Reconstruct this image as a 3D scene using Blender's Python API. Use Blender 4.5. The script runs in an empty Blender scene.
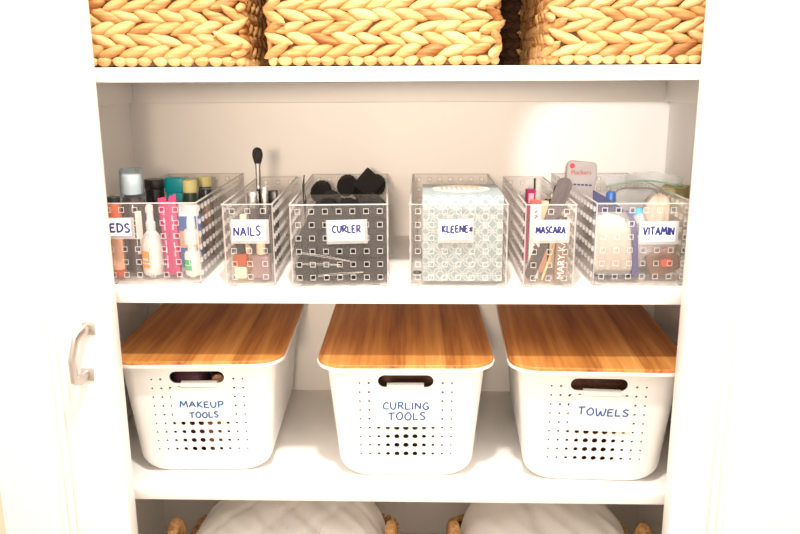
import bpy, bmesh, math, random
from mathutils import Vector, Matrix, Euler, noise
random.seed(7)
SC = bpy.context.scene
COL = SC.collection
R = math.radians

# ------------------------------------------------------------------ camera
cam_d = bpy.data.cameras.new('camera'); cam = bpy.data.objects.new('camera', cam_d); COL.objects.link(cam)
cam_d.sensor_width = 36; cam_d.lens = 778.49 * 36 / 800; cam_d.clip_start = .05
_r = Vector((0.9995955, 0.0280721, -0.0045710)); _u = Vector((-0.0021529, 0.2349317, 0.9720095)); _f = Vector((-0.0283602, 0.9716064, -0.2348971))
m3 = Matrix((_r, _u, -_f)).transposed()
cam.matrix_world = Matrix.Translation((0.0411, -1.1936, 1.32889)) @ m3.to_4x4()
SC.camera = cam
# ------------------------------------------------------------------ world, lights, exposure
w = bpy.data.worlds.new('world'); SC.world = w; w.use_nodes = True
bg = w.node_tree.nodes['Background']; bg.inputs[0].default_value = (1.0, .87, .76, 1); bg.inputs[1].default_value = 1.18
def light(name, kind, loc, target, power, color, **kw):
    d = bpy.data.lights.new(name, kind); d.energy = power; d.color = color
    for k, v in kw.items(): setattr(d, k, v)
    o = bpy.data.objects.new(name, d); COL.objects.link(o); o.location = loc
    o.rotation_euler = (Vector(target) - Vector(loc)).to_track_quat('-Z', 'Y').to_euler()
    return o
light('ceiling_lamp', 'AREA', (0.02, -.70, 2.42), (0.02, -.25, 1.0), 24, (1, .93, .85), shape='DISK', size=.10)
light('overhead_fill', 'AREA', (.10, -1.55, 2.75), (0, .05, .95), 16, (1, .955, .90), shape='RECTANGLE', size=1.9, size_y=1.3)  # added soft fill from above and in front, no real window
light('back_wall_fill', 'SPOT', (-.06, -1.9, 1.42), (-.04, .44, 1.13), 92, (1, .80, .63), spot_size=R(33), spot_blend=1, shadow_soft_size=.10)  # added warm fill that brightens the back wall behind the bins
light('wall_patch_spot', 'SPOT', (.05, -1.75, 1.51), (.425, .44, 1.155), 85, (1, .98, .97), spot_size=R(10.6), spot_blend=.4, shadow_soft_size=.03)  # added narrow spot, makes the bright patch on the right of the back wall
SC.view_settings.view_transform = 'Standard'; SC.view_settings.look = 'None'
SC.view_settings.gamma = 1; SC.view_settings.use_curve_mapping = False
SC.view_settings.exposure = .32
SC.cycles.transparent_max_bounces = 64; SC.cycles.max_bounces = 10; SC.cycles.diffuse_bounces = 5
SC.cycles.caustics_reflective = False; SC.cycles.caustics_refractive = False

# ------------------------------------------------------------------ materials
MAT = {}
def nodes(name):
    m = bpy.data.materials.new(name); m.use_nodes = True
    nt = m.node_tree; MAT[name] = m
    return m, nt, nt.nodes, nt.links, nt.nodes['Principled BSDF']
def mat(name, c, rough=.5, metal=0, var=.06, scale=40, bump=0, coat=0, stretch=None, sss=0):
    m, nt, N, L, p = nodes(name)
    tc = N.new('ShaderNodeTexCoord'); no = N.new('ShaderNodeTexNoise'); no.inputs['Scale'].default_value = scale
    src = tc.outputs['Object']
    if stretch:
        mp = N.new('ShaderNodeMapping'); mp.inputs['Scale'].default_value = stretch
        L.new(src, mp.inputs['Vector']); src = mp.outputs['Vector']
    L.new(src, no.inputs['Vector'])
    mx = N.new('ShaderNodeMix'); mx.data_type = 'RGBA'
    mx.inputs['A'].default_value = (*[max(0, x * (1 - var)) for x in c], 1)
    mx.inputs['B'].default_value = (*[min(1, x * (1 + var)) for x in c], 1)
    L.new(no.outputs['Fac'], mx.inputs['Factor']); L.new(mx.outputs['Result'], p.inputs['Base Color'])
    p.inputs['Roughness'].default_value = rough; p.inputs['Metallic'].default_value = metal
    if coat: p.inputs['Coat Weight'].default_value = coat
    if bump:
        b = N.new('ShaderNodeBump'); b.inputs['Strength'].default_value = bump; b.inputs['Distance'].default_value = .002
        L.new(no.outputs['Fac'], b.inputs['Height']); L.new(b.outputs['Normal'], p.inputs['Normal'])
    return m
def clear(name, tint, gloss=.12, milk=.06, rough=.08, milkc=(.95, .95, .95)):
    """thin clear plastic: see-through, a little milky, glossy at grazing angles"""
    m, nt, N, L, p = nodes(name); N.remove(p); out = N['Material Output']
    tr = N.new('ShaderNodeBsdfTransparent'); tr.inputs[0].default_value = (*tint, 1)
    df = N.new('ShaderNodeBsdfDiffuse'); df.inputs[0].default_value = (*milkc, 1)
    tl = N.new('ShaderNodeBsdfTranslucent'); tl.inputs[0].default_value = (*milkc, 1)
    gl = N.new('ShaderNodeBsdfGlossy'); gl.inputs['Roughness'].default_value = rough
    a = N.new('ShaderNodeMixShader'); a.inputs[0].default_value = .5; L.new(df.outputs[0], a.inputs[1]); L.new(tl.outputs[0], a.inputs[2])
    b = N.new('ShaderNodeMixShader'); b.inputs[0].default_value = milk; L.new(tr.outputs[0], b.inputs[1]); L.new(a.outputs[0], b.inputs[2])
    lw = N.new('ShaderNodeLayerWeight'); lw.inputs['Blend'].default_value = .25
    mu = N.new('ShaderNodeMath'); mu.operation = 'MULTIPLY'; mu.inputs[1].default_value = gloss * 4; L.new(lw.outputs['Fresnel'], mu.inputs[0]); mu.use_clamp = True
    c = N.new('ShaderNodeMixShader'); L.new(mu.outputs[0], c.inputs[0]); L.new(b.outputs[0], c.inputs[1]); L.new(gl.outputs[0], c.inputs[2])
    L.new(c.outputs[0], out.inputs['Surface'])
    return m

PAINT = mat('white_paint', (.90, .875, .84), .45, var=.015, scale=8)
SHELFP = mat('shelf_paint', (.88, .86, .83), .35, var=.015, scale=8)
DOORP = mat('door_paint', (.90, .885, .865), .4, var=.01, scale=5)
WALLP = mat('beige_wall', (.80, .72, .58), .7, var=.02, scale=10)
FLOORM = mat('carpet', (.55, .47, .38), .95, var=.2, scale=200, bump=.5)
STEEL = mat('brushed_metal', (.60, .55, .51), .35, 1, var=.08, scale=60)
PLASTIC = mat('white_plastic', (.86, .85, .825), .38, var=.01, scale=20)
CARD = mat('white_card', (.93, .93, .92), .6, var=.01)
HOLDER = mat('label_plastic', (.88, .855, .83), .3, var=.01)
INK = mat('blue_ink', (.010, .10, .32), .5, var=.35, scale=180)
INK2 = mat('navy_ink', (.015, .025, .17), .5, var=.3, scale=180)
ACRYL = clear('clear_acrylic', (.98, .972, .968), .05, .058, .10, (.96, .93, .91))
FROST = clear('frosted_edge', (.95, .94, .93), .10, .62, .25)
SLEEVE = clear('card_sleeve', (.97, .97, .97), .15, .45, .1)
BAGM = clear('thin_bag_film', (.95, .96, .95), .20, .26, .15)
BLUECLR = clear('blue_clear_cap', (.90, .95, .98), .10, .04, .05, (.55, .78, .9))
ORANGECLR = clear('orange_polish_glass', (.95, .35, .12), .2, .45, .05, (1, .28, .06))
BLACK = mat('black_plastic', (.012, .011, .012), .32, var=.2)
FOAM = mat('black_foam', (.012, .010, .010), .95, var=.5, scale=500, bump=.9)
BRISTLE = mat('black_bristle', (.015, .013, .014), .85, var=.6, scale=300, stretch=(4, 4, .3), bump=.6)
SMOKE = mat('dark_brown_bottle', (.05, .035, .035), .2, var=.15, coat=.4)
WHITEB = mat('white_bottle', (.74, .70, .66), .35, var=.02)
CREAM = mat('cream_plastic', (.76, .64, .43), .35, var=.04)
TEAL = mat('teal_plastic', (.0, .30, .36), .35, var=.08)
PINK = mat('magenta_card', (.38, .007, .10), .4, var=.1, scale=60)
PINKL = mat('pale_pink', (.88, .45, .55), .4, var=.08)
ORANGE = mat('orange_print', (.85, .30, .04), .5, var=.08)
ORED = mat('orange_red', (.68, .12, .04), .4, var=.1)
GREEN = mat('green_print', (.02, .42, .17), .5, var=.06)
YELLOW = mat('pale_yellow_cap', (.74, .66, .28), .4, var=.05)
BLUE = mat('blue_label', (.04, .14, .42), .4, var=.1)
CYAN = mat('cyan_plastic', (.02, .42, .70), .35, var=.06)
RED = mat('red_card', (.70, .05, .04), .4, var=.08)
PEACH = mat('peach_card', (.85, .45, .27), .5, var=.06)
TAN = mat('tan_wood', (.75, .48, .20), .6, var=.15, stretch=(3, 3, .2))
MAUVE = mat('mauve_polish', (.27, .17, .165), .25, var=.12, coat=.5)
BROWNP = mat('brown_tube', (.28, .16, .11), .4, var=.1)
SILVER = mat('silver_cap', (.72, .70, .67), .22, 1, var=.06)
FILEM = mat('nail_file_grit', (.075, .058, .055), .8, var=.55, scale=120, stretch=(1, 1, .25), bump=.4)
NAVY = mat('navy_fabric', (.022, .022, .07), .7, var=.2)
PURPLE = mat('purple_edge', (.06, .05, .17), .5, var=.15)
COTTON = mat('cream_cotton', (.72, .60, .50), .9, var=.08, scale=90, bump=.5)
BUNDLE = mat('beige_bundle', (.55, .43, .33), .6, var=.35, scale=45, stretch=(1.5, 1.5, .25), bump=.5)
FOIL = mat('grey_foil', (.45, .40, .38), .35, .5, var=.25, scale=50, bump=.4)
OLIVE = mat('olive_card', (.42, .38, .16), .6, var=.08)
PAPER = mat('packet_paper', (.50, .45, .44), .55, var=.05, scale=30, bump=.3)
INKRED = mat('red_print', (.62, .10, .07), .5, var=.1)
GREENZ = mat('green_zip', (.25, .42, .28), .4, var=.08)
QUILT = mat('white_quilt_cotton', (.85, .83, .80), .9, var=.03, scale=300, bump=.25)
PURPLEP = mat('plum_pouch', (.14, .05, .09), .4, var=.25, coat=.3)
TOWELM = mat('brown_towel', (.25, .12, .08), .95, var=.35, scale=250, bump=.8)
CHOC = mat('chocolate_plastic', (.12, .045, .028), .45, var=.15)
DGREEN = mat('dark_green_tube', (.03, .06, .035), .4, var=.1)

def straw(name, lo, mid, hi):
    m, nt, N, L, p = nodes(name)
    at = N.new('ShaderNodeAttribute'); at.attribute_name = 'tone'
    tc = N.new('ShaderNodeTexCoord'); no = N.new('ShaderNodeTexNoise'); no.inputs['Scale'].default_value = 80; no.inputs['Detail'].default_value = 6
    mp = N.new('ShaderNodeMapping'); mp.inputs['Scale'].default_value = (.4, .4, 3.0)
    L.new(tc.outputs['Object'], mp.inputs['Vector']); L.new(mp.outputs['Vector'], no.inputs['Vector'])
    ad = N.new('ShaderNodeMath'); ad.operation = 'MULTIPLY_ADD'; ad.inputs[1].default_value = 1.2; L.new(no.outputs['Fac'], ad.inputs[0])
    s = N.new('ShaderNodeMath'); s.operation = 'SUBTRACT'; s.inputs[1].default_value = .6; L.new(at.outputs['Fac'], s.inputs[0]); L.new(s.outputs[0], ad.inputs[2])
    cr = N.new('ShaderNodeValToRGB'); L.new(ad.outputs[0], cr.inputs['Fac'])
    cr.color_ramp.elements[0].position = .0; cr.color_ramp.elements[0].color = (*lo, 1)
    cr.color_ramp.elements[1].position = 1; cr.color_ramp.elements[1].color = (*hi, 1)
    e = cr.color_ramp.elements.new(.35); e.color = (*mid, 1)
    L.new(cr.outputs['Color'], p.inputs['Base Color']); p.inputs['Roughness'].default_value = .6
    b = N.new('ShaderNodeBump'); b.inputs['Strength'].default_value = .5; b.inputs['Distance'].default_value = .002
    L.new(no.outputs['Fac'], b.inputs['Height']); L.new(b.outputs['Normal'], p.inputs['Normal'])
    return m
STRAW = straw('water_hyacinth', (.28, .10, .02), (.50, .25, .08), (.70, .46, .20))
STRAWIN = mat('basket_core', (.12, .045, .014), .8, var=.3)
RATTAN = straw('rattan_wrap', (.28, .11, .03), (.52, .26, .09), (.70, .44, .2))

def bamboo():
    m, nt, N, L, p = nodes('bamboo')
    tc = N.new('ShaderNodeTexCoord'); sp = N.new('ShaderNodeSeparateXYZ'); L.new(tc.outputs['Object'], sp.inputs[0])
    def noise_of(sc, vec, detail=3):
        mp = N.new('ShaderNodeMapping'); mp.inputs['Scale'].default_value = vec
        L.new(tc.outputs['Object'], mp.inputs['Vector'])
        n = N.new('ShaderNodeTexNoise'); n.inputs['Scale'].default_value = sc; n.inputs['Detail'].default_value = detail
        L.new(mp.outputs['Vector'], n.inputs['Vector']); return n.outputs['Fac']
    # strips: floor(x / .017) -> random tone
    d = N.new('ShaderNodeMath'); d.operation = 'MULTIPLY'; d.inputs[1].default_value = 1 / .0165; L.new(sp.outputs['X'], d.inputs[0])
    fl = N.new('ShaderNodeMath'); fl.operation = 'FLOOR'; L.new(d.outputs[0], fl.inputs[0])
    wn = N.new('ShaderNodeTexWhiteNoise'); wn.noise_dimensions = '1D'; L.new(fl.outputs[0], wn.inputs['W'])
    g1 = noise_of(55, (1, .045, 1), 5); g2 = noise_of(260, (1, .03, 1), 2); g3 = noise_of(14, (1, .35, 1), 2)
    def mad(a, k, b):
        x = N.new('ShaderNodeMath'); x.operation = 'MULTIPLY_ADD'; L.new(a, x.inputs[0]); x.inputs[1].default_value = k
        if isinstance(b, float): x.inputs[2].default_value = b
        else: L.new(b, x.inputs[2])
        return x.outputs[0]
    t = mad(wn.outputs['Value'], .26, -.80); t = mad(g1, 1.5, t); t = mad(g2, .55, t); t = mad(g3, .35, t)
    cr = N.new('ShaderNodeValToRGB'); L.new(t, cr.inputs['Fac'])
    e = cr.color_ramp.elements; e[0].position = .1; e[0].color = (.25, .075, .014, 1); e[1].position = .95; e[1].color = (.70, .34, .10, 1)
    x = e.new(.5); x.color = (.50, .20, .045, 1)
    L.new(cr.outputs['Color'], p.inputs['Base Color']); p.inputs['Roughness'].default_value = .38
    return m
BAMBOO = bamboo()

def lattice():
    """pale blue carton with interlaced white rings"""
    m, nt, N, L, p = nodes('tissue_carton')
    tc = N.new('ShaderNodeTexCoord'); sp = N.new('ShaderNodeSeparateXYZ'); L.new(tc.outputs['Object'], sp.inputs[0])
    def M(op, a, b=None, c=None):
        x = N.new('ShaderNodeMath'); x.operation = op
        for i, v in enumerate((a, b, c)):
            if v is None: continue
            if isinstance(v, (int, float)): x.inputs[i].default_value = v
            else: L.new(v, x.inputs[i])
        return x.outputs[0]
    P = .0235
    # X on the front, Y on the sides and top
    xs = M('ADD', M('DIVIDE', sp.outputs['X'], P), 0.0); zs = M('DIVIDE', M('ADD', sp.outputs['Z'], sp.outputs['Y']), P)
    def ring(ox, oz, r, wd):
        fx = M('SUBTRACT', M('FRACT', M('ADD', xs, ox + 50)), .5); fz = M('SUBTRACT', M('FRACT', M('ADD', zs, oz + 50)), .5)
        dd = M('SQRT', M('ADD', M('MULTIPLY', fx, fx), M('MULTIPLY', fz, fz)))
        return M('LESS_THAN', M('ABSOLUTE', M('SUBTRACT', dd, r)), wd)
    a = M('MAXIMUM', ring(0, 0, .46, .045), ring(.5, .5, .46, .045)); a = M('MAXIMUM', a, ring(0, 0, .22, .04))
    mx = N.new('ShaderNodeMix'); mx.data_type = 'RGBA'; L.new(a, mx.inputs['Factor'])
    mx.inputs['A'].default_value = (.235, .305, .325, 1); mx.inputs['B'].default_value = (.40, .445, .45, 1)
    L.new(mx.outputs['Result'], p.inputs['Base Color']); p.inputs['Roughness'].default_value = .5
    return m
CARTON = lattice()

# ------------------------------------------------------------------ mesh helpers
def rm(loc=(0, 0, 0), rot=(0, 0, 0)): return Matrix.Translation(loc) @ Euler(rot).to_matrix().to_4x4()
class MB:
    def __init__(s): s.v = []; s.f = []; s.mi = []; s.tone = []
    def add(s, V, F, mi=0, M=None, tone=0.):
        n = len(s.v)
        s.v += [tuple(M @ Vector(p)) if M else tuple(p) for p in V]
        s.f += [tuple(i + n for i in f) for f in F]; s.mi += [mi] * len(F); s.tone += [tone] * len(F)
        return s
    def box(s, x0, x1, y0, y1, z0, z1, mi=0, M=None):
        V = [(x, y, z) for x in (x0, x1) for y in (y0, y1) for z in (z0, z1)]
        return s.add(V, [(0, 1, 3, 2), (4, 6, 7, 5), (0, 4, 5, 1), (2, 3, 7, 6), (0, 2, 6, 4), (1, 5, 7, 3)], mi, M)
    def rbox(s, x0, x1, y0, y1, z0, z1, r=.003, seg=2, mi=0, M=None):
        b = bmesh.new(); bmesh.ops.create_cube(b, size=1)
        for v in b.verts: v.co = Vector(((x0 + x1) / 2 + v.co.x * (x1 - x0), (y0 + y1) / 2 + v.co.y * (y1 - y0), (z0 + z1) / 2 + v.co.z * (z1 - z0)))
        bmesh.ops.bevel(b, geom=list(b.edges), offset=r, segments=seg, profile=.5, affect='EDGES')
        b.verts.index_update(); V = [v.co.copy() for v in b.verts]; F = [[v.index for v in f.verts] for f in b.faces]; b.free()
        return s.add(V, F, mi, M)
    def loft(s, loops, cap0=True, cap1=True, mi=0, M=None, tone=0., closed=True):
        n = len(loops[0]); V = [p for l in loops for p in l]; F = []
        for i in range(len(loops) - 1):
            for j in range(n if closed else n - 1):
                k = (j + 1) % n; F.append((i * n + j, i * n + k, (i + 1) * n + k, (i + 1) * n + j))
        if cap0: F.append(tuple(range(n))[::-1])
        if cap1: F.append(tuple(range((len(loops) - 1) * n, len(loops) * n)))
        return s.add(V, F, mi, M, tone)
    def lathe(s, prof, n=20, mi=0, M=None, sx=1, sy=1, cx=0, cy=0):
        return s.loft([[(cx + r * sx * math.cos(2 * math.pi * j / n), cy + r * sy * math.sin(2 * math.pi * j / n), z) for j in range(n)] for r, z in prof], mi=mi, M=M)
    def cyl(s, x, y, z0, z1, r, n=18, mi=0, M=None):
        c = min(r, z1 - z0) * .12
        return s.lathe([(r - c, z0), (r, z0 + c), (r, z1 - c), (r - c, z1)], n, mi, M, cx=x, cy=y)
    def tube(s, path, r, n=6, mi=0, M=None, flat=1., tone=0., up=(0, 0, 1)):
        P = [Vector(p) for p in path]; L = []
        for i, p in enumerate(P):
            t = (P[min(i + 1, len(P) - 1)] - P[max(i - 1, 0)]).normalized()
            a = t.cross(Vector(up))
            if a.length < 1e-4: a = t.cross(Vector((1, 0, 0)))
            a.normalize(); b = t.cross(a); rr = r[i] if isinstance(r, (list, tuple)) else r
            L.append([p + rr * (math.cos(2 * math.pi * j / n) * a + flat * math.sin(2 * math.pi * j / n) * b) for j in range(n)])
        return s.loft(L, mi=mi, M=M, tone=tone)
    def prism(s, poly, y0, y1, mi=0, M=None):
        """polygon in x, z extruded along y"""
        return s.loft([[(x, y0, z) for x, z in poly], [(x, y1, z) for x, z in poly]], mi=mi, M=M)
    def band(s, r, z0, z1, a0, a1, n=10, t=.0005, mi=0, M=None, cx=0, cy=0, sx=1, sy=1):
        """a printed label wrapped part of the way round; angle 0 faces the front (-y)"""
        L = []
        for i in range(n + 1):
            a = R(a0 + (a1 - a0) * i / n) - math.pi / 2; c, q = math.cos(a), math.sin(a)
            L.append([(cx + rr * sx * c, cy + rr * sy * q, z) for rr, z in ((r, z0), (r, z1), (r + t, z1), (r + t, z0))])
        return s.loft(L, mi=mi, M=M)
    def soft(s, a, b, c, p=4, n=12, mi=0, M=None, disp=None, tone=0.):
        """superquadric block of half sizes a, b, c"""
        for ax in range(3):
            for sg in (-1, 1):
                V = []; F = []
                for i in range(n + 1):
                    for j in range(n + 1):
                        q = [0, 0, 0]; q[ax] = sg; q[(ax + 1) % 3] = 2 * i / n - 1; q[(ax + 2) % 3] = 2 * j / n - 1
                        l = sum(abs(x) ** p for x in q) ** (1 / p)
                        v = Vector((q[0] / l * a, q[1] / l * b, q[2] / l * c))
                        if disp: v = disp(v)
                        V.append(v)
                for i in range(n):
                    for j in range(n):
                        k = i * (n + 1) + j; F.append((k, k + 1, k + n + 2, k + n + 1))
                s.add(V, F, mi, M, tone)
        return s
def rrect(w, d, r, n=6, cx=0, cy=0, z=0, bow=0.):
    pts = []
    for sx, sy, a0 in ((1, 1, 0), (-1, 1, 90), (-1, -1, 180), (1, -1, 270)):
        for i in range(n + 1):
            a = R(a0 + 90 * i / n)
            x = sx * (w / 2 - r) + r * math.cos(a); y = sy * (d / 2 - r) + r * math.sin(a)
            pts.append((x, y))
    out = []
    for x, y in pts:
        if bow and y < 0: y -= bow * (1 - (2 * x / w) ** 2) * (1 if y < -d / 2 + r * 1.01 else 0)
        out.append((cx + x, cy + y, z))
    return out
def obj(name, mb, mats, parent=None, loc=(0, 0, 0), rot=(0, 0, 0), ang=35, weld=False):
    me = bpy.data.meshes.new(name); me.from_pydata(mb.v, [], mb.f)
    if not isinstance(mats, (list, tuple)): mats = [mats]
    for m in mats: me.materials.append(m)
    me.polygons.foreach_set('material_index', mb.mi)
    if any(mb.tone):
        at = me.attributes.new('tone', 'FLOAT', 'FACE'); at.data.foreach_set('value', mb.tone)
    b = bmesh.new(); b.from_mesh(me)
    if weld: bmesh.ops.remove_doubles(b, verts=b.verts, dist=1e-5)
    bmesh.ops.recalc_face_normals(b, faces=b.faces); b.to_mesh(me); b.free()
    me.polygons.foreach_set('use_smooth', [True] * len(me.polygons)); me.set_sharp_from_angle(angle=R(ang)); me.update()
    o = bpy.data.objects.new(name, me); COL.objects.link(o)
    if parent: o.parent = parent
    o.location = loc; o.rotation_euler = rot
    return o
def tag(o, label, cat, group=None):
    o['label'] = label; o['category'] = cat
    if group: o['group'] = group
    return o
def thing(name, label, cat, loc=(0, 0, 0), rot=(0, 0, 0), group=None):
    o = bpy.data.objects.new(name, None); COL.objects.link(o); o.empty_display_size = .02
    o.location = loc; o.rotation_euler = rot
    return tag(o, label, cat, group)
def struct(o): o['kind'] = 'structure'; return o
def copy_tree(o, parent=None):
    c = o.copy(); COL.objects.link(c); c.parent = parent
    for ch in list(o.children): copy_tree(ch, c)
    return c

# handwriting: strokes in a unit box
def cat(P, k=5):
    if len(P) < 3: return P
    Q = [P[0]] + list(P) + [P[-1]]; out = []
    for i in range(1, len(Q) - 2):
        for j in range(k):
            t = j / k; a, b, c, d = Q[i - 1], Q[i], Q[i + 1], Q[i + 2]
            out.append(tuple(.5 * (2 * b[m] + (c[m] - a[m]) * t + (2 * a[m] - 5 * b[m] + 4 * c[m] - d[m]) * t * t + (3 * b[m] - a[m] - 3 * c[m] + d[m]) * t ** 3) for m in (0, 1)))
    return out + [P[-1]]
GL = {
 'A': (.75, [[(0, 0), (.38, 1), (.72, -.02)], [(.14, .36), (.62, .38)]]),
 'C': (.62, [cat([(.6, .85), (.32, 1), (.03, .6), (.12, .12), (.62, .06)])]),
 'D': (.66, [[(.04, 0), (.06, 1)], cat([(-.04, .98), (.45, .9), (.66, .5), (.42, .08), (-.02, .0)])]),
 'E': (.58, [[(.56, .98), (.04, .96), (.02, 0), (.58, .03)], [(.04, .5), (.46, .54)]]),
 'G': (.7, [cat([(.6, .9), (.3, 1), (.02, .5), (.25, .02), (.64, .15), (.62, .42)]), [(.36, .44), (.68, .42)]]),
 'I': (.18, [[(.09, 0), (.1, 1)]]),
 'K': (.62, [[(.04, 0), (.06, 1)], [(.58, .98), (.08, .45), (.62, 0)]]),
 'L': (.55, [[(.06, 1), (.03, .02), (.55, .05)]]),
 'M': (.9, [[(0, 0), (.12, 1), (.44, .3), (.78, 1), (.88, 0)]]),
 'N': (.7, [[(.02, 0), (.05, .96), (.62, .05), (.66, 1)]]),
 'O': (.72, [cat([(.36, 1), (.04, .6), (.14, .1), (.5, .03), (.7, .5), (.52, .95), (.3, 1)])]),
 'P': (.6, [[(.05, 0), (.07, 1)], cat([(-.02, .92), (.45, 1), (.6, .72), (.4, .46), (.06, .45)])]),
 'R': (.64, [[(.05, 0), (.07, 1)], cat([(-.02, .95), (.45, .98), (.56, .74), (.36, .5), (.06, .46)]), [(.26, .47), (.64, 0)]]),
 'S': (.58, [cat([(.55, .88), (.3, 1), (.06, .76), (.3, .52), (.54, .28), (.35, .02), (0, .1)])]),
 'T': (.66, [[(-.02, .95), (.7, 1)], [(.32, .97), (.3, 0)]]),
 'U': (.68, [cat([(.04, 1), (.03, .35), (.25, .0), (.56, .2), (.64, 1)], 4)]),
 'V': (.66, [[(0, 1), (.3, 0), (.68, 1)]]),
 'W': (1.0, [cat([(0, 1), (.12, .1), (.3, .02), (.5, .6), (.6, .08), (.85, .1), (1, 1)], 4)]),
 'X': (.5, [[(.05, .62), (.48, .1)], [(.5, .62), (.0, .08)]]),
}
def lettering(lines, r):
    """lines: (text, x0, x1, z0, z1, slope) written on a card facing -y at y = 0"""
    mb = MB()
    for text, x0, x1, z0, z1, slope in lines:
        tot = sum(GL[c][0] for c in text) + .2 * (len(text) - 1); sx = (x1 - x0) / tot; h = z1 - z0; x = 0
        for c in text:
            wd, st = GL[c]; dz = random.uniform(-.06, .06); ds = random.uniform(.92, 1.06)
            segs = []
            for P in st: segs += [P] if len(P) > 8 else [[P[q], P[q + 1]] for q in range(len(P) - 1)]
            for P in segs:
                mb.tube([(x0 + (x + px) * sx, -.0002, z0 + (pz * ds + dz) * h + slope * (x + px) * sx) for px, pz in P], r, 6, flat=.5, up=(0, 1, 0))
            x += wd + .2
    return mb

# ------------------------------------------------------------------ the setting
XL, XR, YB = -.567, .545, .44
struct(obj('floor', MB().box(-2.2, 2.2, -3.2, .45, -.05, 0), FLOORM))
struct(obj('wall_back', MB().box(XL - .03, XR + .03, YB, YB + .03, 0, 2.05), PAINT))
struct(obj('wall_left', MB().box(XL - .03, XL, .0, YB, 0, 2.05), PAINT))
struct(obj('wall_right', MB().box(XR, XR + .03, .0, YB, 0, 2.05), PAINT))
struct(obj('ceiling', MB().box(XL - .03, XR + .03, .0, YB + .03, 2.05, 2.08), PAINT))
wf = MB().box(-2.0, XL - .03, -.012, .03, 0, 2.3).box(XR + .03, 2.0, -.012, .03, 0, 2.3).box(XL - .03, XR + .03, -.012, .03, 2.08, 2.3)
struct(obj('wall_front', wf, WALLP))
def door(name, xa, xb, stile):
    """a door leaf whose edge xa stands at the opening; xb is its far edge"""
    s = 1 if xa > 0 else -1; Y0, Y1 = -.055, -.022
    mb = MB().rbox(min(xa, xb), max(xa, xb), Y0, Y1, .02, 2.02, .003, 2)
    d = struct(obj(name, mb, DOORP))
    x = xa + s * stile; far = xb - s * .002
    mo = MB()
    for k, (o, hh) in enumerate(((0, .004), (.012, .007), (.026, .004))):
        a, b = x + s * o, x + s * (o + .009)
        mo.rbox(min(a, b), max(a, b), Y0 - hh, Y0 + .002, .12, 1.92, .0018, 2)
    obj('panel_moulding', mo, DOORP, d)
    return d
d1 = door('door_1', -.4410, -.6525, .076)
door('door_2', .4412, .80, .05)
# bow handle on the left door
hp = [(-.476, -.054, .9545), (-.477, -.070, .9560), (-.483, -.088, .9480), (-.488, -.097, .917), (-.490, -.091, .884), (-.488, -.074, .8770), (-.485, -.054, .8785)]
hq = []
for i in range(len(hp) - 1):
    for j in range(4):
        hq.append(tuple(Vector(hp[i]).lerp(Vector(hp[i + 1]), j / 4)))
hq.append(hp[-1])
hm = MB().tube(hq, .0090, 10, flat=.55, up=(1, 0, 0))
for z, x in ((.9545, -.476), (.8785, -.485)): hm.rbox(x - .010, x + .010, -.058, -.054, z - .010, z + .010, .0015)
hd = obj('door_handle', hm, STEEL, d1); hd['label'] = 'metal bow handle'
# cleats under the top shelf
struct(obj('trim_1', MB().rbox(XL, XR, YB - .018, YB, 1.283, 1.3258, .0015), PAINT))
struct(obj('trim_2', MB().rbox(XL, XL + .016, .02, YB - .018, 1.283, 1.3258, .0015), PAINT))
struct(obj('trim_3', MB().rbox(XR - .016, XR, .02, YB - .018, 1.283, 1.3258, .0015), PAINT))
for zt, dz, lb in ((1.3475, 0.0222, 'white shelf board carrying the three woven straw baskets, highest shelf'),
               (1.6200, .0215, 'unseen white shelf board added close above the three woven straw baskets to shade the gaps'),  # out of view, added to keep overhead light out of the basket gaps
               (1.0035, .0240, 'white shelf board carrying the row of clear plastic bins'),
               (.6490, .0205, 'white shelf board carrying the three white boxes with bamboo lids'),
               (.2900, .0215, 'white shelf board carrying baskets of white bedding, lowest shelf')):
    tag(obj('closet_shelf', MB().rbox(XL + .0005, XR - .0005, 0, YB - .0005, zt - dz, zt, .0015), SHELFP), lb, 'shelf')
ZM, ZL, ZT, ZB = 1.0035, .6490, 1.3475, .290

# ------------------------------------------------------------------ woven baskets on the top shelf
def leaf(mb, M, L, H, T, tone, n=7, k=7):
    loops = []
    for i in range(n):
        u = -1 + 2 * i / (n - 1); q = max(.06, (1 - abs(u) ** 2.3)) ** .75
        loops.append([(u * L / 2, T / 2 * q * math.cos(2 * math.pi * j / k), H / 2 * q * math.sin(2 * math.pi * j / k) + .002 * u * u) for j in range(k)])
    mb.loft(loops, M=M, tone=tone)
def perim(w, d, r):
    """point, outward normal along a rounded rectangle's outline by arc length"""
    segs = [(w - 2 * r), math.pi * r / 2, (d - 2 * r), math.pi * r / 2] * 2; tot = sum(segs)
    def at(s):
        s %= tot; k = 0
        while s > segs[k]: s -= segs[k]; k += 1
        side = k // 2; ang = side * math.pi / 2      # sides: front (-y), right, back, left
        ca, sa = math.cos(ang), math.sin(ang)
        hw, hd = (w / 2, d / 2) if side % 2 == 0 else (d / 2, w / 2)
        if k % 2 == 0: p = (-hw + r + s, -hd); nrm = -math.pi / 2
        else:
            a = -math.pi / 2 + s / r; p = (hw - r + r * math.cos(a), -hd + r + r * math.sin(a)); nrm = a
        return Vector((p[0] * ca - p[1] * sa, p[0] * sa + p[1] * ca, 0)), nrm + ang
    return at, tot
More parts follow.
